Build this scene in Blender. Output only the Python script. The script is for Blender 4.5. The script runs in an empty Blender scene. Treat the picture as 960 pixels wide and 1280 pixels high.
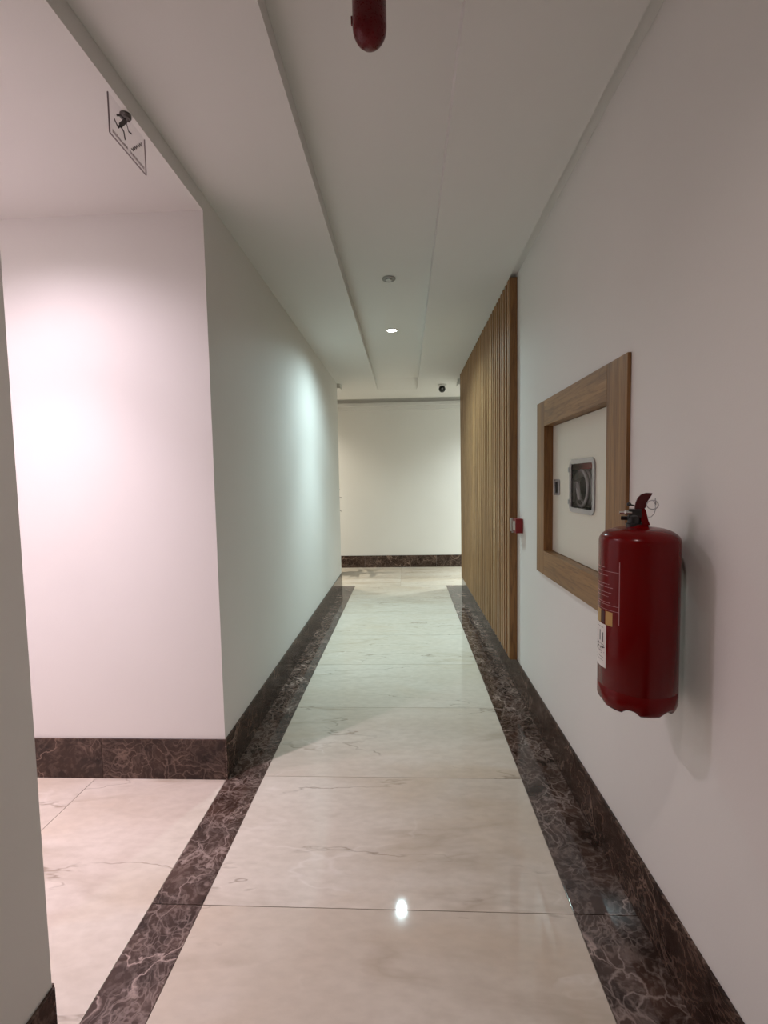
import bpy, bmesh, math, random
from mathutils import Matrix, Vector
random.seed(4)
scene = bpy.context.scene
C = scene.collection
PI = math.pi

# ------------------------------------------------------------------ camera
FPX, YAW, PITCH, ROLL, CAMH = 582.0, 2.7144, 3.7552, 1.061, 1.45
cam = bpy.data.cameras.new('camera'); cob = bpy.data.objects.new('camera', cam); C.objects.link(cob)
cam.sensor_fit = 'HORIZONTAL'; cam.sensor_width = 36; cam.lens = FPX * 36 / 960
cam.clip_start = 0.02; cam.clip_end = 60
y_, p_, r_ = map(math.radians, (YAW, PITCH, ROLL))
F = Vector((-math.sin(y_) * math.cos(p_), math.cos(y_) * math.cos(p_), -math.sin(p_)))
R0 = Vector((math.cos(y_), math.sin(y_), 0)); U0 = R0.cross(F)
R = R0 * math.cos(r_) - U0 * math.sin(r_); U = U0 * math.cos(r_) + R0 * math.sin(r_)
cob.matrix_world = Matrix(((R.x, U.x, -F.x, 0), (R.y, U.y, -F.y, 0), (R.z, U.z, -F.z, CAMH), (0, 0, 0, 1)))
scene.camera = cob

# ------------------------------------------------------------------ world, exposure
w = bpy.data.worlds.new('world'); scene.world = w; w.use_nodes = True
w.node_tree.nodes['Background'].inputs[0].default_value = (0.5, 0.5, 0.52, 1)
w.node_tree.nodes['Background'].inputs[1].default_value = 0.0
scene.view_settings.view_transform = 'Standard'
scene.view_settings.look = 'None'
scene.view_settings.gamma = 1
scene.view_settings.use_curve_mapping = False
scene.view_settings.exposure = 0.2

# lamp settings: (x, y, ceiling z, watts, colour, cone degrees)
LAMPS = [   # x, y, ceiling z, wide watts, core watts, colour, cone degrees, label
    (-0.104, 4.40, 2.842, 130, 140, (0.72, 0.97, 1.02), 158, 'small round recessed ceiling spotlight, lit, in the middle of the corridor ceiling'),
    (-0.10, 0.22, 2.842, 30, 1, (1.0, 0.82, 0.80), 140, 'round recessed ceiling spotlight overhead beside the red ceiling sounder, out of frame'),
    (-1.60, 1.55, 2.700, 52, 100, (1.0, 0.83, 0.97), 152, 'round recessed ceiling spotlight in the side passage ceiling on the left'),
    (-2.75, 1.60, 2.700, 62, 70, (1.0, 0.83, 0.97), 152, 'added unseen fill spotlight deep in the side passage, beyond the left frame edge'),  # added unseen lamp, evens out the fill and bounce in the side passage
    (-1.95, 7.05, 2.773, 118, 118, (1.0, 0.93, 0.80), 142, 'round recessed ceiling spotlight in the left arm of the far cross corridor'),
    (2.00, 7.05, 2.773, 220, 190, (0.88, 1.0, 1.0), 142, 'round recessed ceiling spotlight in the right arm of the far cross corridor'),
]

# ------------------------------------------------------------------ plan dimensions
XL, XR = -0.904, 0.753          # corridor walls
BL, BR = -0.724, 0.539          # inner edges of the marble borders
Y0, Y1, YP, YW, YE = -1.6, 1.045, 2.168, 6.33, 7.80
HC, HR, HP, HN, HT = 2.773, 2.842, 2.794, 2.700, 2.86
TD, YJ = 0.707, 1.486           # tile depth, a joint position
BBH = 0.203
XFAR = 4.2

# ------------------------------------------------------------------ helpers
def link(name, me, m=None, parent=None, loc=(0, 0, 0), rotz=0):
    o = bpy.data.objects.new(name, me); C.objects.link(o)
    o.location = loc; o.rotation_euler = (0, 0, rotz)
    if m is not None and me is not None:
        if not me.materials: me.materials.append(m)
    if parent: o.parent = parent
    return o
def mesh_of(bm, name, smooth=False):
    me = bpy.data.meshes.new(name); bm.normal_update(); bm.to_mesh(me); bm.free()
    if smooth:
        for p in me.polygons: p.use_smooth = True
    return me
def obj(name, bm, m, parent=None, loc=(0, 0, 0), rotz=0, smooth=False):
    return link(name, mesh_of(bm, name, smooth), m, parent, loc, rotz)
def empty(name, loc=(0, 0, 0), rotz=0):
    o = bpy.data.objects.new(name, None); C.objects.link(o); o.location = loc
    o.rotation_euler = (0, 0, rotz); o.empty_display_size = .05
    return o
def tag(o, label, cat, group=None):
    o['label'] = label; o['category'] = cat
    if group: o['group'] = group
    return o
def struct(o, label=None):
    o['kind'] = 'structure'
    if label: o['label'] = label
    return o
def add_box(bm, a, b, bev=0.0):
    x0, x1 = sorted((a[0], b[0])); y0, y1 = sorted((a[1], b[1])); z0, z1 = sorted((a[2], b[2]))
    vs = [bm.verts.new(v) for v in ((x0,y0,z0),(x1,y0,z0),(x1,y1,z0),(x0,y1,z0),(x0,y0,z1),(x1,y0,z1),(x1,y1,z1),(x0,y1,z1))]
    fs = [bm.faces.new([vs[i] for i in q]) for q in ((3,2,1,0),(4,5,6,7),(0,1,5,4),(1,2,6,5),(2,3,7,6),(3,0,4,7))]
    if bev:
        es = list({e for f in fs for e in f.edges})
        bmesh.ops.bevel(bm, geom=es, offset=bev, segments=2, affect='EDGES', profile=.6)
    return vs
def bx(a, b, bev=0.0):
    bm = bmesh.new(); add_box(bm, a, b, bev); return bm
def lathe(bm, prof, seg=48, axis=Matrix.Identity(4), close=True, mod=None):
    rings = []
    for i, (r, z) in enumerate(prof):
        if r < 1e-6:
            rings.append([bm.verts.new(axis @ Vector((0, 0, z)))])
        else:
            ring = []
            for k in range(seg):
                t = 2 * PI * k / seg; rr, zz = (r, z) if mod is None else mod(i, r, z, t)
                ring.append(bm.verts.new(axis @ Vector((rr * math.cos(t), rr * math.sin(t), zz))))
            rings.append(ring)
    for a, b in zip(rings, rings[1:]):
        for k in range(seg):
            k2 = (k + 1) % seg
            if len(a) == 1 and len(b) == 1: continue
            if len(a) == 1: bm.faces.new((a[0], b[k2], b[k]))
            elif len(b) == 1: bm.faces.new((a[k], a[k2], b[0]))
            else: bm.faces.new((a[k], a[k2], b[k2], b[k]))
    bmesh.ops.recalc_face_normals(bm, faces=bm.faces)
def axis_to(p, d):
    q = Vector((0, 0, 1)).rotation_difference(Vector(d).normalized())
    return Matrix.Translation(Vector(p)) @ q.to_matrix().to_4x4()
def tube(bm, pts, r, seg=10):
    pts = [Vector(p) for p in pts]; rings = []
    prev = None
    for i, p in enumerate(pts):
        d = (pts[min(i + 1, len(pts) - 1)] - pts[max(i - 1, 0)]).normalized()
        if prev is None:
            n = d.orthogonal().normalized()
        else:
            n = (prev - d * prev.dot(d)).normalized()
        prev = n; b = d.cross(n); rr = r[i] if isinstance(r, (list, tuple)) else r
        rings.append([bm.verts.new(p + (n * math.cos(2*PI*k/seg) + b * math.sin(2*PI*k/seg)) * rr) for k in range(seg)])
    for a, b in zip(rings, rings[1:]):
        for k in range(seg): bm.faces.new((a[k], a[(k+1) % seg], b[(k+1) % seg], b[k]))
    bm.faces.new(rings[0][::-1]); bm.faces.new(rings[-1])
    bmesh.ops.recalc_face_normals(bm, faces=bm.faces)
def prism(bm, pts, ext, place):
    """extrude the 2-D outline pts by ext; place(u, v, w) -> point"""
    a = [bm.verts.new(place(u, v, 0)) for u, v in pts]; b = [bm.verts.new(place(u, v, ext)) for u, v in pts]
    bm.faces.new(a[::-1]); bm.faces.new(b); n = len(pts)
    for k in range(n): bm.faces.new((a[k], a[(k+1) % n], b[(k+1) % n], b[k]))
    bmesh.ops.recalc_face_normals(bm, faces=bm.faces)
def rrect(u0, u1, v0, v1, r, n=6):
    out = []
    for cx, cy, a0 in ((u1-r, v1-r, 0), (u0+r, v1-r, 90), (u0+r, v0+r, 180), (u1-r, v0+r, 270)):
        for k in range(n + 1):
            t = math.radians(a0 + 90 * k / n); out.append((cx + r*math.cos(t), cy + r*math.sin(t)))
    return out
def ring_plate(bm, outer, inner, ext, place):
    """plate between two outlines with the same number of points"""
    n = len(outer)
    O0 = [bm.verts.new(place(u, v, 0)) for u, v in outer]; O1 = [bm.verts.new(place(u, v, ext)) for u, v in outer]
    I0 = [bm.verts.new(place(u, v, 0)) for u, v in inner]; I1 = [bm.verts.new(place(u, v, ext)) for u, v in inner]
    for k in range(n):
        j = (k + 1) % n
        bm.faces.new((O0[k], O0[j], I0[j], I0[k])); bm.faces.new((O1[k], I1[k], I1[j], O1[j]))
        bm.faces.new((O0[k], O1[k], O1[j], O0[j])); bm.faces.new((I0[k], I0[j], I1[j], I1[k]))
    bmesh.ops.recalc_face_normals(bm, faces=bm.faces)

# ------------------------------------------------------------------ materials
def newmat(name):
    m = bpy.data.materials.new(name); m.use_nodes = True
    nt = m.node_tree; b = nt.nodes['Principled BSDF']; return m, nt, b
def N(nt, t, **kw):
    n = nt.nodes.new(t)
    for k, v in kw.items():
        if k in n.inputs: n.inputs[k].default_value = v
        else: setattr(n, k, v)
    return n
def plain(name, col, rough=.5, metal=0, emit=None, es=0, coat=0, bump=0, bscale=200, spec=.5):
    m, nt, b = newmat(name)
    b.inputs['Base Color'].default_value = (*col, 1); b.inputs['Roughness'].default_value = rough
    b.inputs['Metallic'].default_value = metal; b.inputs['Coat Weight'].default_value = coat; b.inputs['Specular IOR Level'].default_value = spec
    if emit: b.inputs['Emission Color'].default_value = (*emit, 1); b.inputs['Emission Strength'].default_value = es
    co = N(nt, 'ShaderNodeTexCoord'); no = N(nt, 'ShaderNodeTexNoise', Scale=bscale)
    nt.links.new(co.outputs['Object'], no.inputs['Vector'])
    r = N(nt, 'ShaderNodeMapRange'); r.inputs['To Min'].default_value = rough * .9; r.inputs['To Max'].default_value = min(1, rough * 1.1)
    nt.links.new(no.outputs['Fac'], r.inputs['Value']); nt.links.new(r.outputs['Result'], b.inputs['Roughness'])
    if bump:
        bp = N(nt, 'ShaderNodeBump', Strength=bump); bp.inputs['Distance'].default_value = .002
        nt.links.new(no.outputs['Fac'], bp.inputs['Height']); nt.links.new(bp.outputs['Normal'], b.inputs['Normal'])
    return m
def rnd_coords(nt, scale=(1, 1, 1), spread=37.0):
    co = N(nt, 'ShaderNodeTexCoord'); oi = N(nt, 'ShaderNodeObjectInfo')
    mul = N(nt, 'ShaderNodeVectorMath', operation='MULTIPLY_ADD')
    cx = N(nt, 'ShaderNodeCombineXYZ')
    for i, k in enumerate((1.0, 3.7, 7.9)):
        mm = N(nt, 'ShaderNodeMath', operation='MULTIPLY'); mm.inputs[1].default_value = spread * k
        nt.links.new(oi.outputs['Random'], mm.inputs[0]); nt.links.new(mm.outputs[0], cx.inputs[i])
    mul.inputs[1].default_value = scale
    nt.links.new(co.outputs['Object'], mul.inputs[0]); nt.links.new(cx.outputs[0], mul.inputs[2])
    return mul.outputs[0], oi
def ridge(nt, vec, scale, detail, width, dist=0.0, rough=.55):
    """thin line where the noise crosses one half: 1 on the line, 0 away from it"""
    n = N(nt, 'ShaderNodeTexNoise', Scale=scale, Detail=detail, Roughness=rough, Distortion=dist)
    nt.links.new(vec, n.inputs['Vector'])
    s = N(nt, 'ShaderNodeMath', operation='SUBTRACT'); s.inputs[1].default_value = .5; nt.links.new(n.outputs['Fac'], s.inputs[0])
    a = N(nt, 'ShaderNodeMath', operation='ABSOLUTE'); nt.links.new(s.outputs[0], a.inputs[0])
    r = N(nt, 'ShaderNodeMapRange'); r.inputs['From Min'].default_value = 0; r.inputs['From Max'].default_value = width
    r.inputs['To Min'].default_value = 1; r.inputs['To Max'].default_value = 0
    nt.links.new(a.outputs[0], r.inputs['Value']); return r.outputs['Result']
def mixc(nt, fac, a, b):
    m = N(nt, 'ShaderNodeMix', data_type='RGBA')
    if hasattr(fac, 'links'): nt.links.new(fac, m.inputs['Factor'])
    else: m.inputs['Factor'].default_value = fac
    for s, v in ((6, a), (7, b)):
        if hasattr(v, 'links'): nt.links.new(v, m.inputs[s])
        else: m.inputs[s].default_value = (*v, 1)
    return m.outputs[2]
def mathn(nt, op, a, b):
    m = N(nt, 'ShaderNodeMath', operation=op)
    for i, v in enumerate((a, b)):
        if hasattr(v, 'links'): nt.links.new(v, m.inputs[i])
        else: m.inputs[i].default_value = v
    return m.outputs[0]
def noise(nt, vec, scale, detail=3, lo=.3, hi=.7, dist=0):
    n = N(nt, 'ShaderNodeTexNoise', Scale=scale, Detail=detail, Distortion=dist); nt.links.new(vec, n.inputs['Vector'])
    r = N(nt, 'ShaderNodeMapRange'); r.inputs['From Min'].default_value = lo; r.inputs['From Max'].default_value = hi
    nt.links.new(n.outputs['Fac'], r.inputs['Value']); return r.outputs['Result']

def beige_marble():
    m, nt, b = newmat('beige_marble')
    v, oi = rnd_coords(nt, (.55, 1.15, 1))
    v2, _ = rnd_coords(nt, (.42, 1.7, 1), 91.0)
    col = mixc(nt, noise(nt, v, 1.6, 4), (.575, .50, .405), (.665, .605, .52))
    # soft ochre clouds
    f = mathn(nt, 'MULTIPLY', noise(nt, v, 2.6, 5, .52, .75, .6), .38); col = mixc(nt, f, col, (.50, .37, .23))
    # fine mottling
    f = mathn(nt, 'MULTIPLY', noise(nt, v, 34, 5, .35, .75), .30); col = mixc(nt, f, col, (.40, .34, .27))
    # soft broad grey-brown veins and thin dark hair cracks, broken by masks
    f = mathn(nt, 'MULTIPLY', mathn(nt, 'MULTIPLY', ridge(nt, v2, 1.3, 5, .036, .3, .55), noise(nt, v, 2.3, 3, .46, .62)), .42); col = mixc(nt, f, col, (.33, .26, .18))
    f = mathn(nt, 'MULTIPLY', mathn(nt, 'MULTIPLY', ridge(nt, v2, 1.2, 6, .006, .15, .56), noise(nt, v2, 4.0, 4, .47, .60)), .66); col = mixc(nt, f, col, (.24, .19, .14))
    f = mathn(nt, 'MULTIPLY', mathn(nt, 'MULTIPLY', ridge(nt, v, 1.2, 5, .005, .2, .5), noise(nt, v2, 3.1, 3, .5, .64)), .35); col = mixc(nt, f, col, (.78, .73, .66))
    nt.links.new(col, b.inputs['Base Color'])
    rr = N(nt, 'ShaderNodeMapRange'); rr.inputs['To Min'].default_value = .025; rr.inputs['To Max'].default_value = .05
    nt.links.new(noise(nt, v, 9, 4), rr.inputs['Value']); nt.links.new(rr.outputs['Result'], b.inputs['Roughness'])
    b.inputs['Specular IOR Level'].default_value = .42
    return m
def dark_marble(name, dark, mid, vein, gloss=.12, spec=.5):
    m, nt, b = newmat(name)
    v, oi = rnd_coords(nt, (1, 1, 1), 23.0)
    # warp the coordinates gently, then take the edges of two sizes of cells as the pale web
    nw = N(nt, 'ShaderNodeTexNoise', Scale=5.0, Detail=5.0); nt.links.new(v, nw.inputs['Vector'])
    ad = N(nt, 'ShaderNodeVectorMath', operation='MULTIPLY_ADD'); ad.inputs[1].default_value = (.28, .28, .28)
    nt.links.new(nw.outputs['Color'], ad.inputs[0]); nt.links.new(v, ad.inputs[2]); wv = ad.outputs[0]
    st = N(nt, 'ShaderNodeVectorMath', operation='MULTIPLY'); st.inputs[1].default_value = (1.0, .62, 1.3); nt.links.new(wv, st.inputs[0])
    def web(scale, width):
        vo = N(nt, 'ShaderNodeTexVoronoi', feature='DISTANCE_TO_EDGE', Scale=scale); nt.links.new(st.outputs[0], vo.inputs['Vector'])
        r = N(nt, 'ShaderNodeMapRange'); r.inputs['From Min'].default_value = 0; r.inputs['From Max'].default_value = width
        r.inputs['To Min'].default_value = 1; r.inputs['To Max'].default_value = 0
        nt.links.new(vo.outputs['Distance'], r.inputs['Value']); return r.outputs['Result']
    col = mixc(nt, noise(nt, v, 9, 6, .34, .68, .3), dark, mid)
    f = mathn(nt, 'MULTIPLY', mathn(nt, 'MULTIPLY', web(30, .10), noise(nt, v, 6.5, 3, .44, .62)), .50); col = mixc(nt, f, col, vein)
    f = mathn(nt, 'MULTIPLY', mathn(nt, 'MULTIPLY', web(13, .055), noise(nt, v, 4.5, 4, .40, .62)), .75); col = mixc(nt, f, col, vein)
    f = mathn(nt, 'MULTIPLY', mathn(nt, 'MULTIPLY', ridge(nt, wv, 2.8, 4, .011, .2, .5), noise(nt, v, 3.3, 2, .44, .58)), .8); col = mixc(nt, f, col, tuple(min(1, c*1.5) for c in vein))
    f = mathn(nt, 'MULTIPLY', noise(nt, wv, 42, 6, .48, .76), .42); col = mixc(nt, f, col, vein)
    nt.links.new(col, b.inputs['Base Color']); b.inputs['Roughness'].default_value = gloss
    b.inputs['Specular IOR Level'].default_value = spec
    return m
def oak(name, axis, a=(.27, .155, .072), c=(.40, .245, .122), d=(.15, .08, .035)):
    m, nt, b = newmat(name)
    sc = {'z': (9, 9, .55), 'y': (9, .55, 9)}[axis]
    v, oi = rnd_coords(nt, sc, 17.0)
    col = mixc(nt, noise(nt, v, 2.2, 5, .32, .68, .5), a, c)
    f = mathn(nt, 'MULTIPLY', noise(nt, v, 14, 4, .5, .72), .6); col = mixc(nt, f, col, d)
    f = mathn(nt, 'MULTIPLY', ridge(nt, v, 1.1, 4, .03, 1.6), .35); col = mixc(nt, f, col, d)
    hv = N(nt, 'ShaderNodeHueSaturation'); nt.links.new(col, hv.inputs['Color'])
    vv = N(nt, 'ShaderNodeMapRange'); vv.inputs['To Min'].default_value = .9; vv.inputs['To Max'].default_value = 1.08
    nt.links.new(oi.outputs['Random'], vv.inputs['Value']); nt.links.new(vv.outputs['Result'], hv.inputs['Value'])
    nt.links.new(hv.outputs['Color'], b.inputs['Base Color']); b.inputs['Roughness'].default_value = .45
    bp = N(nt, 'ShaderNodeBump', Strength=.15); bp.inputs['Distance'].default_value = .001
    nt.links.new(noise(nt, v, 14, 4), bp.inputs['Height']); nt.links.new(bp.outputs['Normal'], b.inputs['Normal'])
    return m
def paint(name, c1, c2, rough=.62):
    m, nt, b = newmat(name)
    co = N(nt, 'ShaderNodeTexCoord')
    col = mixc(nt, noise(nt, co.outputs['Object'], 1.2, 3), c1, c2)
    nt.links.new(col, b.inputs['Base Color']); b.inputs['Roughness'].default_value = rough
    n = N(nt, 'ShaderNodeTexNoise', Scale=170.0, Detail=3.0); nt.links.new(co.outputs['Object'], n.inputs['Vector'])
    bp = N(nt, 'ShaderNodeBump', Strength=.12); bp.inputs['Distance'].default_value = .0015
    nt.links.new(n.outputs['Fac'], bp.inputs['Height']); nt.links.new(bp.outputs['Normal'], b.inputs['Normal'])
    return m
def clear(name, tint=(1, 1, 1), gloss=.08):
    m, nt, b = newmat(name); nt.nodes.remove(b)
    out = nt.nodes['Material Output']
    t = N(nt, 'ShaderNodeBsdfTransparent'); t.inputs[0].default_value = (*tint, 1)
    g = N(nt, 'ShaderNodeBsdfGlossy'); g.inputs['Roughness'].default_value = .04
    mx = N(nt, 'ShaderNodeMixShader'); mx.inputs[0].default_value = gloss
    nt.links.new(t.outputs[0], mx.inputs[1]); nt.links.new(g.outputs[0], mx.inputs[2]); nt.links.new(mx.outputs[0], out.inputs['Surface'])
    return m

M = {
    'wall': paint('white_wall_paint', (.74, .72, .68), (.77, .75, .71)),
    'ceiling': paint('white_ceiling_paint', (.72, .70, .665), (.74, .72, .685), .75),
    'beige': beige_marble(),
    'border': dark_marble('dark_brown_border_marble', (.026, .013, .009), (.075, .042, .031), (.33, .25, .215), .05, .4),
    'skirt': dark_marble('dark_brown_skirting_marble', (.016, .007, .005), (.050, .026, .018), (.20, .135, .105), .15, .35),
    'grout': plain('grout', (.22, .18, .14), .9),
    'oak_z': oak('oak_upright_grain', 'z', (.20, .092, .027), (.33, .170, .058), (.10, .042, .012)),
    'oak_y': oak('oak_level_grain', 'y', (.21, .10, .03), (.36, .19, .066), (.11, .047, .014)),
    'slat': oak('slat_oak', 'z', (.33, .175, .075), (.46, .27, .125), (.20, .095, .035)),
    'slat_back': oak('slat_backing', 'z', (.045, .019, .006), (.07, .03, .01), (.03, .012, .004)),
    'red': plain('extinguisher_red', (.135, .001, .0015), .2, spec=.22),
    'red_dark': plain('lever_red', (.06, .003, .005), .35),
    'red_box': plain('call_point_red', (.21, .003, .006), .4),
    'red_dome': plain('sounder_red', (.11, .0015, .004), .28, spec=.3),
    'black': plain('black_plastic', (.012, .011, .011), .35),
    'chrome': plain('chrome', (.72, .70, .68), .18, 1),
    'steel': plain('brushed_steel', (.42, .42, .42), .35, .9),
    'brass': plain('dull_gold', (.45, .28, .09), .45, .3),
    'door': plain('cream_steel_door', (.70, .67, .57), .4),
    'grey_plastic': plain('clear_grey_plastic', (.33, .325, .33), .25, coat=.3),
    'inside': plain('cabinet_inside', (.022, .013, .013), .5),
    'hose_red': plain('hose_reel_red', (.32, .03, .03), .4),
    'hose': plain('hose_white', (.62, .62, .62), .45),
    'white': plain('white_plastic', (.78, .77, .74), .4),
    'sticker': plain('white_sticker', (.75, .72, .68), .45),
    'print': plain('pale_print', (.50, .25, .26), .5),
    'ink': plain('black_ink', (.02, .018, .02), .5),
    'sign_ink': plain('sign_print', (.06, .045, .045), .5),
    'sign_edge': plain('sign_edge', (.17, .13, .13), .3),
    'sign_text': plain('sign_fine_print', (.28, .23, .22), .5),
    'clear': clear('clear_acrylic', (.97, .97, .97), .05),
    'pane': clear('window_pane', (.9, .9, .9), .03),
    'white_dull': plain('aged_white_plastic', (.50, .47, .42), .5),
    'lens': plain('lit_lens', (1, 1, 1), .3, emit=(.93, 1, .97), es=28),
    'detector': plain('detector_grey', (.30, .30, .28), .5),
    'mount': plain('mount_metal', (.10, .085, .08), .3, .6),
    'planter': plain('planter_grey', (.10, .09, .085), .5),
    'leaf': plain('dark_leaf', (.02, .035, .015), .45),
    'soil': plain('soil', (.03, .02, .015), .9),
}

# ------------------------------------------------------------------ setting: walls
T = .12
def wall(name, *boxes, label=None):
    bm = bmesh.new()
    for a, b in boxes: add_box(bm, a, b)
    return struct(obj(name, bm, M['wall']), label)
CY0, CY1, CZ0, CZ1 = 1.745, 2.545, 1.055, 1.735      # hose cabinet opening in the right wall
D = .20
wall('wall_right', ((XR, Y0, 0), (XR+D, CY0, HT)), ((XR, CY1, 0), (XR+D, YW, HT)),
     ((XR, CY0, 0), (XR+D, CY1, CZ0)), ((XR, CY0, CZ1), (XR+D, CY1, HT)), ((XR+.18, CY0, CZ0), (XR+D, CY1, CZ1)))
wall('wall_left_near', ((XL-T, Y0, 0), (XL, Y1, HT)), ((-3.4, Y1-T, 0), (XL-T, Y1, HT)))
wall('wall_left', ((XL-T, YP, 0), (XL, YW, HT)))
wall('wall_passage_back', ((-3.4, YP, 0), (XL-T, YP+T, HT)))
wall('wall_passage_end', ((-3.4-T, Y1-T, 0), (-3.4, YP+T, HT)))
wall('wall_back', ((XL-T, Y0-T, 0), (XR+D, Y0, HT)))
wall('wall_far', ((-XFAR, YE, 0), (XFAR, YE+T, HT+.05)))
wall('wall_cross_left', ((-XFAR, YW-T, 0), (XL-T, YW, HT)))
wall('wall_cross_right', ((XR+D, YW-T, 0), (XFAR, YW, HT)))
wall('wall_cross_end_left', ((-XFAR-T, YW-T, 0), (-XFAR, YE+T, HT)))
wall('wall_cross_end_right', ((XFAR, YW-T, 0), (XFAR+T, YE+T, HT)))
# ceiling: dropped panels, a recessed middle band, perimeter shadow gaps
GL, GR = -.386, .186
bm = bmesh.new()
XI = XR - .050                       # inner edge of the dropped part on the right
YG = 7.54                            # edge of the shadow gap by the far wall
add_box(bm, (XL, Y0, HC), (GL, YG, HC+.14))
add_box(bm, (GR, Y0, HC), (XI, YG, HC+.14))
add_box(bm, (GL, 6.86, HC), (GR, YG, HC+.14))
add_box(bm, (GL, Y0, HR), (GR, 6.40, HC+.14))
vs = [bm.verts.new(v) for v in ((GL, 6.40, HR), (GR, 6.40, HR), (GR, 6.86, HC), (GL, 6.86, HC), (GL, 6.40, HC+.14), (GR, 6.40, HC+.14), (GR, 6.86, HC+.14), (GL, 6.86, HC+.14))]
for q in ((3,2,1,0),(4,5,6,7),(0,1,5,4),(1,2,6,5),(2,3,7,6),(3,0,4,7)): bm.faces.new([vs[i] for i in q])
add_box(bm, (XI, Y0, HP), (XR, YW, HC+.14))
add_box(bm, (-XFAR, YW, HC), (XL, YG, HC+.14)); add_box(bm, (XI, YW, HC), (XFAR, YG, HC+.14))
add_box(bm, (-XFAR, YG, HT-.01), (XFAR, YE, HT+.05))
add_box(bm, (-XFAR, YG, HC+.03), (XFAR, YG+.005, HT))
struct(obj('ceiling', bm, M['ceiling']))
bm = bx((-3.4, Y1, HN), (XL-.0005, YP, HT)); struct(obj('ceiling_passage', bm, M['ceiling']))
# cornices of the cross corridor
bm = bmesh.new(); add_box(bm, (-XFAR, YE-.085, 2.685), (XFAR, YE, 2.738)); add_box(bm, (-XFAR, YE-.040, 2.625), (XFAR, YE, 2.685))
struct(obj('trim_1', bm, M['ceiling']), 'stepped white cornice along the top of the far wall')
for n, (a, b) in enumerate((((-XFAR, YW, 2.715), (XL+.045, YW+.16, HC)), ((XR-.04, YW, 2.72), (XFAR, YW+.16, HC)))):
    struct(obj('trim_%d' % (n+2), bx(a, b, .004), M['ceiling']), ('white cornice end at the far end of the left wall', 'white cornice end behind the slatted panel')[n])

# ------------------------------------------------------------------ floor: slab, beige tiles, marble border strips
slab = struct(obj('floor', bx((-XFAR, Y0, -.10), (XFAR, YE+T, -.0025)), M['grout']))
G = .0011
cache = {}
def tile(x0, x1, y0, y1, m, name):
    wx, wy = round(x1-x0, 4), round(y1-y0, 4); key = (wx, wy, m)
    if key not in cache:
        cache[key] = mesh_of(bx((-wx/2+G, -wy/2+G, -.002), (wx/2-G, wy/2-G, 0), .0006), name); cache[key].materials.append(M[m])
    return link(name, cache[key], None, slab, ((x0+x1)/2, (y0+y1)/2, 0))
# corridor
y = YJ - 5 * TD
ys = []
while y < 6.34: ys.append(y); y += TD
ys = [Y0] + [v for v in ys if v > Y0+.05]
for a, b in zip(ys, ys[1:] + [6.40]):
    if b - a > .02: tile(BL, BR, a, min(b, 6.40), 'beige', 'floor_tile')
YB = 6.40
bl = [Y0, YJ-2.121+.0, YJ, YJ+2.121, YJ+4.242, YB]
for a, b in zip(bl, bl[1:]):
    tile(XL, BL, a, b, 'border', 'border_tile'); tile(BR, XR, a, b, 'border', 'border_tile')
# side passage
xs = [XL, -1.565, -2.226, -2.887, -3.4]
for b, a in zip(xs, xs[1:]): tile(a, b, Y1, YP, 'beige', 'floor_tile')
# cross corridor
xs = [-XFAR, -2.6, -1.355, -.092, 1.171, 2.434, XFAR]
for a, b in zip(xs, xs[1:]):
    for c, d in ((YB, 6.95), (6.95, YE)):
        tile(a, b, c, d, 'beige', 'floor_tile')

# ------------------------------------------------------------------ marble baseboards, slab by slab
def baseboard(name, p0, p1, normal, joints, label=None):
    """from p0 to p1 along the wall face; normal points into the room"""
    root = struct(empty(name, (p0[0], p0[1], 0)), label)
    d = Vector((p1[0]-p0[0], p1[1]-p0[1])); L = d.length; d.normalize(); th = .009
    cuts = [0] + [j for j in joints if 0.02 < j < L-.02] + [L]
    for a, b in zip(cuts, cuts[1:]):
        key = ('bb', round(b-a, 4), name)
        mid = (a+b)/2; ln = b-a
        along_x = abs(d.x) > .5
        if key not in cache:
            A = (-ln/2+.0006, 0, .0) if along_x else (0, -ln/2+.0006, .0)
            B = (ln/2-.0006, normal[1]*th, BBH) if along_x else (normal[0]*th, ln/2-.0006, BBH)
            cache[key] = mesh_of(bx(A, B, .0012), 'baseboard_slab'); cache[key].materials.append(M['skirt'])
        link('baseboard_slab', cache[key], None, root, (d.x*mid, d.y*mid, 0))
    return root
J = [1.2*k for k in range(1, 9)]
baseboard('baseboard_right', (XR, Y0), (XR, YW), (-1, 0), [j+.55 for j in J])
baseboard('baseboard_left', (XL, YP-.009), (XL, YW), (1, 0), J)
baseboard('baseboard_left_near', (XL, Y0), (XL, Y1), (1, 0), J)
baseboard('baseboard_passage_back', (XL, YP), (-3.4, YP), (0, -1), [.622, 1.822])
baseboard('baseboard_passage_front', (XL, Y1), (-3.4, Y1), (0, 1), J)
baseboard('baseboard_far', (-XFAR, YE), (XFAR, YE), (0, -1), [XFAR-.71-2.4, XFAR-.71-1.2, XFAR-.71, XFAR+.5, XFAR+1.7])
baseboard('baseboard_cross_left', (XL, YW), (-XFAR, YW), (0, 1), J)
baseboard('baseboard_cross_right', (XR, YW), (XFAR, YW), (0, 1), J)
baseboard('baseboard_back', (XL, Y0), (XR, Y0), (0, 1), J)

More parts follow.
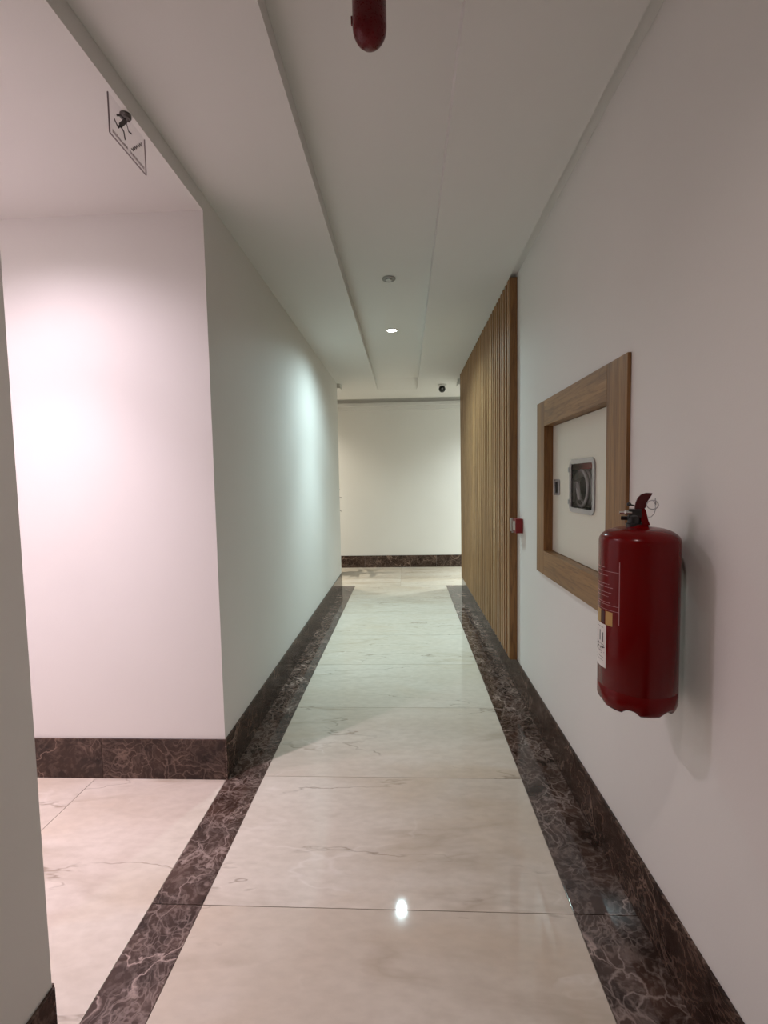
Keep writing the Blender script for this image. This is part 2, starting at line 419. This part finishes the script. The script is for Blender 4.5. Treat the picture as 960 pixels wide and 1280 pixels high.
# ------------------------------------------------------------------ slatted oak wall panel
PX, PY0, PY1, PZ0, PZ1 = .702, 3.185, 5.985, BBH+.001, HC-.001
pan = tag(empty('slat_panel', (XR, PY0, PZ0)), 'tall oak panel of narrow upright slats covering the far right wall', 'wall panel')
off = Vector((XR, PY0, PZ0))
def P(a, b, bev=0): return bx(Vector(a)-off, Vector(b)-off, bev)
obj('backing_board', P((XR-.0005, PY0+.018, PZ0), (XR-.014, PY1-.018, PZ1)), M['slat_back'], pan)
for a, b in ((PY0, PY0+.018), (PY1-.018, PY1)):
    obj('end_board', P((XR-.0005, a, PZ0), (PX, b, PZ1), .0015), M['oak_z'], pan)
PIT, SW = .0800, .035
n = int(round((PY1 - PY0 - .036) / PIT)); PIT = (PY1 - PY0 - .036) / n
me = mesh_of(bx((0, -SW/2, 0), (-.036, SW/2, PZ1-PZ0), .002), 'slat'); me.materials.append(M['slat'])
for k in range(n):
    link('slat', me, None, pan, (-.0145, .018 + PIT*(k+.5), 0))

# ------------------------------------------------------------------ hose cabinet in the right wall
FX = XR - .013                                       # front of the oak frame
FY0, FY1, FZ0, FZ1 = 1.605, 2.672, .930, 1.862       # outer edges
IY0, IY1, IZ0, IZ1 = 1.765, 2.537, 1.060, 1.728      # inner edges
cab = tag(empty('hose_cabinet', (XR, (FY0+FY1)/2, FZ0)), 'oak framed fire hose cabinet with cream door set in the right wall', 'cabinet')
off = Vector((XR, (FY0+FY1)/2, FZ0))
obj('stile', P((FX, FY0, FZ0), (XR-.0005, IY0, FZ1), .002), M['oak_z'], cab)
obj('stile', P((FX, IY1, FZ0), (XR-.0005, FY1, FZ1), .002), M['oak_z'], cab)
obj('rail', P((FX, IY0, FZ0), (XR-.0005, IY1, IZ0), .001), M['oak_y'], cab)
obj('rail', P((FX, IY0, IZ1), (XR-.0005, IY1, FZ1), .001), M['oak_y'], cab)
bm = bmesh.new(); DX = XR + .034
for a, b in (((XR, IY0-.012, IZ0-.002), (DX+.01, IY0, IZ1+.002)), ((XR, IY1, IZ0-.002), (DX+.01, IY1+.006, IZ1+.002)),
             ((XR, IY0, IZ0-.004), (DX+.01, IY1, IZ0)), ((XR, IY0, IZ1), (DX+.01, IY1, IZ1+.005))):
    add_box(bm, Vector(a)-off, Vector(b)-off)
obj('jamb_lining', bm, M['oak_z'], cab)
# door with a cut-out for the window
WY0, WY1, WZ0, WZ1 = 1.972, 2.272, 1.290, 1.536
def door_place(u, v, w): return Vector((DX + w, u, v)) - off
inner = rrect(WY0+.012, WY1-.012, WZ0+.012, WZ1-.012, .022)
outer = []
for (u, v) in inner:                                 # project the window outline onto the door rectangle
    cu, cv = (WY0+WY1)/2, (WZ0+WZ1)/2; du, dv = u-cu, v-cv
    hu = (IY1-.003-cu) if du > 0 else (cu-IY0-.003); hv = (IZ1-.003-cv) if dv > 0 else (cv-IZ0-.003)
    s = min(hu/abs(du) if du else 9e9, hv/abs(dv) if dv else 9e9); outer.append((cu+du*s, cv+dv*s))
for (tu, tv) in ((IY1-.003, IZ1-.003), (IY0+.003, IZ1-.003), (IY0+.003, IZ0+.003), (IY1-.003, IZ0+.003)):
    i = min(range(len(outer)), key=lambda k: (outer[k][0]-tu)**2 + (outer[k][1]-tv)**2); outer[i] = (tu, tv)
bm = bmesh.new(); ring_plate(bm, outer, inner, .0015, door_place)
dr = obj('door', bm, M['door'], cab)
bm = bmesh.new(); ring_plate(bm, rrect(WY0, WY1, WZ0, WZ1, .035), rrect(WY0+.024, WY1-.024, WZ0+.022, WZ1-.022, .012), -.006, door_place)
bmesh.ops.bevel(bm, geom=[e for e in bm.edges], offset=.0008, segments=1, affect='EDGES')
obj('window_frame', bm, M['grey_plastic'], dr)
bm = bmesh.new(); prism(bm, rrect(WY0+.016, WY1-.016, WZ0+.015, WZ1-.015, .01), .0012, lambda u, v, w: door_place(u, v, w-.0016))
obj('window_pane', bm, M['pane'], dr)
for zc in (1.337, 1.489):
    obj('hinge_knuckle', bx(Vector((DX-.009, WY1-.006, zc-.012))-off, Vector((DX+.0005, WY1+.008, zc+.012))-off, .002), M['steel'], dr)
bm = bmesh.new(); ring_plate(bm, rrect(2.418, 2.508, 1.362, 1.444, .010), rrect(2.436, 2.488, 1.374, 1.432, .006), -.004, door_place)
lk = obj('door_lock', bm, M['grey_plastic'], dr)
bm = bmesh.new(); prism(bm, rrect(2.436, 2.488, 1.374, 1.432, .006), -.001, door_place)
obj('lock_recess', bm, M['black'], dr)
# box behind the door
bm = bmesh.new(); bx0, bx1 = DX+.004, XR+.176
ci = (CY0+.004, CY1-.004, CZ0+.004, CZ1-.004)
for a, b in (((bx1-.003, ci[0], ci[2]), (bx1, ci[1], ci[3])), ((bx0+.008, ci[0], ci[2]), (bx1, ci[0]+.003, ci[3])), ((bx0+.008, ci[1]-.003, ci[2]), (bx1, ci[1], ci[3])),
             ((bx0+.008, ci[0], ci[2]), (bx1, ci[1], ci[2]+.003)), ((bx0+.008, ci[0], ci[3]-.003), (bx1, ci[1], ci[3]))):
    add_box(bm, Vector(a)-off, Vector(b)-off)
obj('cabinet_box', bm, M['inside'], cab)
# hose reel hanging inside
hy, hz = 2.255, 1.400; hx = XR + .11
reel = empty('hose_reel', tuple(Vector((hx, hy, hz)) - off)); reel.parent = cab; reel['label'] = 'coiled pale hose behind the small window of the door'
bm = bmesh.new()
for rr, xx in ((.082, -.03), (.082, -.012), (.066, -.012), (.082, .008), (.066, .006)):
    tube(bm, [(xx, rr*math.cos(t), rr*1.02*math.sin(t)) for t in [2*PI*k/40 for k in range(41)]], .0085, 8)
obj('hose', bm, M['hose'], reel, smooth=True)
bm = bmesh.new(); lathe(bm, [(0, -.02), (.055, -.02), (.055, .03), (0, .03)], 32, axis_to((0, 0, 0), (1, 0, 0))); obj('drum', bm, M['inside'], reel)
bm = bmesh.new(); lathe(bm, [(0, 0), (.016, 0), (.016, .05), (.012, .07), (0, .07)], 16, axis_to((-.045, .055, -.03), (0, 0, 1)))
lathe(bm, [(0, 0), (.011, 0), (.011, .10), (0, .10)], 16, axis_to((-.045, .055, -.06), (0, -.25, 1)))
lathe(bm, [(0, 0), (.011, 0), (.009, .09), (0, .09)], 16, axis_to((-.045, .01, .03), (0, -.4, -1)))
obj('nozzle', bm, M['hose'], reel, smooth=True)
obj('mounting_bar', bx((-.03, -.12, .090), (.06, .14, .140), .004), M['hose_red'], reel)
obj('mounting_arm', bx((.03, -.02, -.02), (.065, .02, .15)), M['inside'], reel)

# ------------------------------------------------------------------ fire extinguisher
ER, EX, EY, EZ = .0985, .626, 1.278, .826
ex = tag(empty('fire_extinguisher', (EX, EY, EZ), math.radians(-26.1)), 'large red fire extinguisher hung on the right wall with black valve and white label', 'fire extinguisher')
H = .502
prof = [(0, .016), (.060, .016), (.074, .014), (.082, .004), (.089, .004), (.0942, .011), (ER, .024), (ER, .056), (ER-.0010, .0575), (ER-.0010, .0595), (ER, .061), (ER, .25), (ER, H-.050)]
for k in range(1, 9):
    t = PI/2 * k / 8; prof.append((ER - .060 + .060*math.cos(t), H - .050 + .036*math.sin(t)))
prof += [(.024, H-.011), (.020, H-.006), (0, H-.006)]
def lobes(i, r, z, t):                               # the skirt is scalloped into six feet
    if i in (3, 4, 5):
        c = .5 + .5*math.cos(6*(t - math.radians(-68))); n_ = 1 - min(1, c*2.2)      # notch between two feet
        z += (.014, .013, .007)[i-3]*n_
    return r, z
bm = bmesh.new(); lathe(bm, prof, 100, mod=lobes); obj('tank', bm, M['red'], ex, smooth=True)
zt = H - .010
bm = bmesh.new(); lathe(bm, [(0, 0), (.021, 0), (.021, .010), (.017, .012), (.017, .030), (.0145, .034), (.0145, .046), (0, .046)], 24, axis_to((-.012, 0, zt-.004), (0, 0, 1)))
add_box(bm, (-.026, -.014, zt+.022), (.006, .014, zt+.046), .003)
vb = obj('valve', bm, M['black'], ex)
bm = bmesh.new(); lathe(bm, [(0, 0), (.0065, 0), (.0065, .016), (.0045, .018), (.0045, .030), (0, .030)], 16, axis_to((-.018, -.008, zt+.036), (-1, -.15, 0)))
obj('outlet_fitting', bm, M['chrome'], vb, smooth=False)
bm = bmesh.new(); lathe(bm, [(0, 0), (.0055, .0), (.0055, .020), (0, .020)], 14, axis_to((-.024, .004, zt+.020), (-1, .1, 0)))
obj('hose_port', bm, M['black'], vb)
bm = bmesh.new(); bmesh.ops.create_uvsphere(bm, u_segments=14, v_segments=10, radius=.0058, matrix=Matrix.Translation((-.025, -.004, zt+.058)))
tube(bm, [(-.025, -.004, zt+.058), (-.010, -.004, zt+.054)], .002, 8)
obj('pin_knob', bm, M['black'], vb, smooth=True)
def vplace(u, v, wd): return Vector((u, -.011 + wd, v))
bm = bmesh.new()                                     # lower carrying handle, a folded strip
prism(bm, [(.000, zt+.050), (.010, zt+.052), (.016, zt+.040), (.021, zt+.016), (.026, zt+.003), (.007, zt+.003), (.003, zt+.020)], .022, vplace)
bmesh.ops.bevel(bm, geom=list(bm.edges), offset=.0012, segments=1, affect='EDGES'); obj('carry_handle', bm, M['red'], ex)
bm = bmesh.new()                                     # upper squeeze lever, curving up to the right
prism(bm, [(-.012, zt+.046), (-.010, zt+.062), (-.005, zt+.076), (.003, zt+.085), (.014, zt+.089), (.030, zt+.088), (.024, zt+.076), (.017, zt+.064), (.015, zt+.050), (.004, zt+.044)], .024, lambda u, v, w: vplace(u, v, w-.001))
bmesh.ops.bevel(bm, geom=list(bm.edges), offset=.0015, segments=1, affect='EDGES'); obj('squeeze_lever', bm, M['red_dark'], ex)
bm = bmesh.new(); rr = .0115
tube(bm, [(.030+1.15*rr*math.cos(t), -.012+.004*math.sin(t), zt+.058+rr*math.sin(t)) for t in [2*PI*k/28 for k in range(29)]], .0014, 6)
tube(bm, [(.030, -.012, zt+.070), (.036, -.012, zt+.060), (.037, -.012, zt+.046), (.034, -.010, zt+.034), (.028, -.008, zt+.026), (.020, -.006, zt+.024)], .0009, 6)
tube(bm, [(.036, -.012, zt+.075), (.037, -.012, zt+.058)], .0012, 6)
obj('safety_pin', bm, M['steel'], ex, smooth=True)
wbx = Matrix.Rotation(math.radians(26.1), 4, 'Z') @ Vector((.090, .045, H-.15))
obj('wall_bracket', bx((0, 0, 0), (.0365, .022, .10), .002), M['steel'], ex, loc=tuple(wbx), rotz=math.radians(26.1))
# printed label: azimuth measured from the camera side towards the corridor side
def patch(bm, a0, a1, z0, z1, r, n=None):
    n = n or max(2, int(abs(a1-a0)/3)); A = []; B = []
    for k in range(n+1):
        t = math.radians(-90 - (a0 + (a1-a0)*k/n)); A.append(bm.verts.new((r*math.cos(t), r*math.sin(t), z0))); B.append(bm.verts.new((r*math.cos(t), r*math.sin(t), z1)))
    for k in range(n): bm.faces.new((A[k], B[k], B[k+1], A[k+1]))
def zz(yp): return 1.329 - (yp - 657) * .00207 - EZ - .004
bm = bmesh.new(); rl = ER + .0005
for a in (25, 101): patch(bm, a, a+1.0, zz(783), zz(703), rl, 2)
for yp in (716.5, 760, 766.5): patch(bm, 25, 102, zz(yp)-.0009, zz(yp), rl)
rows = [(712, 96, 52), (722, 96, 45), (733, 95, 43), (737, 95, 36), (744, 99, 38), (749, 95, 44), (757, 96, 40)]
for yp, s, e in rows:
    a = s
    while a > e:
        wd = random.uniform(2.5, 7); patch(bm, max(e, a-wd), a, zz(yp)-.0016, zz(yp)-.0002, rl, 2); a -= wd + 1.2
obj('printed_label', bm, M['print'], ex)
for a0, a1 in ((36, 50), (62, 76)):
    bm = bmesh.new(); patch(bm, a0, a1, zz(787), zz(769), rl); obj('gold_emblem', bm, M['brass'], ex)
bm = bmesh.new(); patch(bm, 52, 61, zz(786), zz(770), rl); obj('dark_emblem', bm, M['red_dark'], ex)
bm = bmesh.new(); patch(bm, 48, 84, zz(845), zz(787.5), rl); st = obj('sticker', bm, M['sticker'], ex)
bm = bmesh.new(); r2 = ER + .0009
for a, y0, y1, wd in ((63, 797, 811, 2.6), (54.5, 799, 812, 2.0), (73, 797, 811, 2.2)): patch(bm, a, a+wd, zz(y1), zz(y0), r2, 1)
for k in range(34):
    a = random.uniform(50, 80); y = 820 + random.gauss(0, 3.0); patch(bm, a, a+random.uniform(1, 4), zz(y+random.uniform(.5, 1.6)), zz(y), r2, 1)
for yy in (792, 815, 832, 836): patch(bm, 54, 80, zz(yy+.5), zz(yy), r2)
obj('sticker_print', bm, M['ink'], st)

# ------------------------------------------------------------------ red call point beside the panel
mc = tag(empty('alarm_call_point', (XR, 3.075, 1.146)), 'small red fire alarm call point on the wall beside the slatted panel edge', 'alarm')
obj('housing', bx((-.046, -.047, -.047), (-.0005, .047, .047), .003), M['red_box'], mc)
obj('press_plate', bx((-.049, -.030, -.030), (-.0455, .030, .030), .001), M['white_dull'], mc)
bm = bmesh.new(); add_box(bm, (-.062, .030, -.040), (-.046, .046, .047), .002); add_box(bm, (-.056, .024, -.050), (-.046, .034, -.040), .002)
obj('hinged_cover', bm, M['white_dull'], mc)

# ------------------------------------------------------------------ ceiling items
def disc(bm, r0, r1, z0, z1, seg=32): lathe(bm, [(r0, z0), (r1, z0), (r1, z1), (r0, z1), (r0, z0)] if r0 > 0 else [(0, z0), (r1, z0), (r1, z1), (0, z1)], seg)
first = None
for (x, y, z, watts, core, col, cone, label) in LAMPS:
    t = tag(empty('ceiling_spotlight', (x, y, z)), label, 'ceiling light', 'recessed ceiling spotlights')
    bm = bmesh.new(); lathe(bm, [(.042, -.001), (.043, -.006), (.052, -.004), (.055, -.0005), (.042, -.0005)], 32); obj('trim_ring', bm, M['white'], t, smooth=True)
    bm = bmesh.new(); disc(bm, 0, .0415, -.0035, -.0008); obj('lens', bm, M['lens'], t)
    for kind, en, deg, bl in (('wide', watts, cone, .9), ('core', core, 84, 1.0)):      # flood and beam of the same lamp
        L = bpy.data.lights.new('spot_' + kind, 'SPOT'); L.energy = en; L.color = col; L.spot_size = math.radians(deg); L.spot_blend = bl
        L.shadow_soft_size = .028
        lo = bpy.data.objects.new('spot_beam', L); C.objects.link(lo); lo.location = (0, 0, -.012); lo.parent = t
t = tag(empty('ceiling_detector', (-.093, 3.30, HR)), 'flat round grey detector on the ceiling between sounder and lit spotlight', 'smoke detector')
bm = bmesh.new(); lathe(bm, [(0, -.0005), (.046, -.0005), (.046, -.006), (.040, -.009), (.033, -.006), (.0, -.006)], 36); obj('housing', bm, M['detector'], t, smooth=False)
bm = bmesh.new(); lathe(bm, [(0, -.006), (.022, -.006), (.022, -.011), (.016, -.014), (0, -.014)], 28); obj('sensor_cap', bm, M['steel'], t)
sx, sy = -.078, 1.335
t = tag(empty('ceiling_sounder', (sx, sy, HR)), 'dark red cylinder with rounded bottom hanging from the ceiling at the top edge', 'alarm sounder')
bm = bmesh.new(); rs = .046
pr = [(0, -.0005), (rs*.98, -.0005), (rs, -.004), (rs, -.172)] + [(rs*math.cos(PI/2*k/9), -.172 - rs*1.05*math.sin(PI/2*k/9)) for k in range(1, 9)] + [(0, -.172-rs*1.05)]
lathe(bm, pr, 48); obj('body', bm, M['red_dome'], t, smooth=True)
obj('side_clip', bx((-rs-.004, -.004, -.162), (-rs+.004, .004, -.142), .001), M['red_dome'], t)
# security camera
t = tag(empty('security_camera', (.525, 6.58, HC)), 'small white ceiling camera with black round eye near the far wall', 'security camera')
bm = bmesh.new(); lathe(bm, [(0, -.0005), (.060, -.0005), (.060, -.016), (.050, -.026), (.0, -.028)], 32); obj('base', bm, M['white'], t, smooth=False)
bm = bmesh.new(); bmesh.ops.create_uvsphere(bm, u_segments=28, v_segments=18, radius=.046, matrix=Matrix.Translation((0, -.004, -.062))); ball = obj('eye_ball', bm, M['black'], t, smooth=True)
bm = bmesh.new(); lathe(bm, [(0, .0), (.014, .0), (.012, .004), (0, .004)], 20, axis_to((0, -.048, -.066), (0, -1, -.15))); obj('lens', bm, M['steel'], ball)

# ------------------------------------------------------------------ hanging exit sign at the edge of the side passage
SX, SY0, SY1, SZ0, SZ1 = -.916, 1.505, 1.712, 2.566, 2.688
t = tag(empty('exit_sign', (SX, (SY0+SY1)/2, HN)), 'clear hanging exit sign with running figure under the side passage ceiling', 'exit sign')
off = Vector((SX, (SY0+SY1)/2, HN))
obj('acrylic_plate', P((SX-.002, SY0, SZ0), (SX+.002, SY1, SZ1)), M['clear'], t)
bm = bmesh.new()
for a, b in (((SX-.002, SY0-.001, SZ0), (SX+.0022, SY0+.001, SZ1)), ((SX-.002, SY0, SZ0-.0012), (SX+.0022, SY1, SZ0+.0004))): add_box(bm, Vector(a)-off, Vector(b)-off)
obj('plate_edge', bm, M['sign_edge'], t)
obj('plate_edge', P((SX-.0021, SY1-.0002, SZ0), (SX+.0023, SY1+.0004, SZ1)), M['sign_text'], t)
bm = bmesh.new(); lathe(bm, [(0, -.0005), (.018, -.0005), (.018, -.010), (.015, -.014), (0, -.014)], 28, Matrix.Translation((-.008, .004, 0))); obj('ceiling_mount', bm, M['mount'], t)
SW_, SH_ = SY1-SY0, SZ1-SZ0
def sp(u, v, w): return Vector((SX + .0024 + w, SY0 + u*SW_, SZ0 + v*SH_)) - off
def stroke(bm, pts, wd, ext=.0004):
    for (a, b) in zip(pts, pts[1:]):
        A = Vector((a[0]*SW_, a[1]*SH_)); B = Vector((b[0]*SW_, b[1]*SH_)); d = (B-A).normalized(); nrm = Vector((-d.y, d.x))*wd/2; d = d*wd*.3
        q = [A-d+nrm, A-d-nrm, B+d-nrm, B+d+nrm]; prism(bm, [(p.x/SW_, p.y/SH_) for p in q], ext, sp)
bm = bmesh.new()                                     # running figure
prism(bm, [(.515+.025*math.cos(2*PI*k/12), .925+.025*SW_/SH_*math.sin(2*PI*k/12)) for k in range(12)], .0004, sp)
stroke(bm, [(.44, .84), (.27, .50)], .014); stroke(bm, [(.43, .84), (.30, .80), (.19, .66)], .006); stroke(bm, [(.44, .80), (.50, .62), (.58, .66)], .005)
stroke(bm, [(.27, .50), (.36, .45), (.385, .28)], .007); stroke(bm, [(.27, .50), (.21, .38), (.12, .47)], .007)
obj('running_figure', bm, M['sign_ink'], t)
bm = bmesh.new()                                     # flight of steps going up
for k in range(6):
    u, v = .56+.05*k, .24+.085*k
    stroke(bm, [(u, v), (u+.05, v), (u+.05, v+.085)], .004)
obj('stair_symbol', bm, M['sign_ink'], t)
bm = bmesh.new(); u = .06
while u < .94:                                       # fine lettering along the lower edge, too small to read in the photo
    wd = random.uniform(.012, .022)
    if not .44 < u < .50: stroke(bm, [(u, .08), (u+.004, .08+random.choice((.05, .07, .07)))], .0022); stroke(bm, [(u, .075+random.choice((0, .035, .06))), (u+wd*.7, .075+random.choice((0, .035, .06)))], .0016)
    u += wd + .006
obj('lettering', bm, M['sign_text'], t)

# ------------------------------------------------------------------ potted plant round the far left corner
t = tag(empty('potted_plant', (-1.19, 7.22, 0)), 'dark potted plant mostly hidden behind the far end of the left wall', 'plant')
bm = bmesh.new(); add_box(bm, (-.12, -.12, 0), (.12, .12, .66), .004)
for v in bm.verts:
    s = .72 + .28*v.co.z/.66; v.co.x *= s; v.co.y *= s
obj('planter', bm, M['planter'], t)
bm = bmesh.new(); add_box(bm, (-.10, -.10, .655), (.10, .10, .665)); obj('soil', bm, M['soil'], t)
bm = bmesh.new(); tube(bm, [(0, 0, .66), (.01, .01, .95), (-.005, 0, 1.28)], [.012, .009, .004], 8); obj('stem', bm, M['leaf'], t)
def leaf_mesh():
    bm = bmesh.new(); L_, n_ = .24, 6; rowsv = []
    for k in range(n_+1):
        s = k/n_; wd = .030*math.sin(PI*min(1, s*.95+.03))**.8; zc = .06*math.sin(s*PI*.6) - .05*s*s
        rowsv.append([bm.verts.new((s*L_, -wd, zc+.008)), bm.verts.new((s*L_, 0, zc)), bm.verts.new((s*L_, wd, zc+.008))])
    for a, b in zip(rowsv, rowsv[1:]):
        for j in (0, 1): bm.faces.new((a[j], b[j], b[j+1], a[j+1]))
    return mesh_of(bm, 'leaf', True)
lm = leaf_mesh(); lm.materials.append(M['leaf'])
for k in range(16):
    o = link('leaf', lm, None, t, (0, 0,   .80 + .030*k)); a = k*2.4
    o.rotation_euler = (0, -random.uniform(.1, .7), a)
    s = .42 if math.cos(a) > .3 and not 1.17 < .80 + .030*k < 1.24 else .95
    o.scale = (s, s, s)
for z, s in ((1.17, .84), (.96, .80)):               # the tips that show past the corner
    o = link('leaf', lm, None, t, (0, 0, z)); o.rotation_euler = (0, -.15, -.05); o.scale = (s, s*1.2, s)
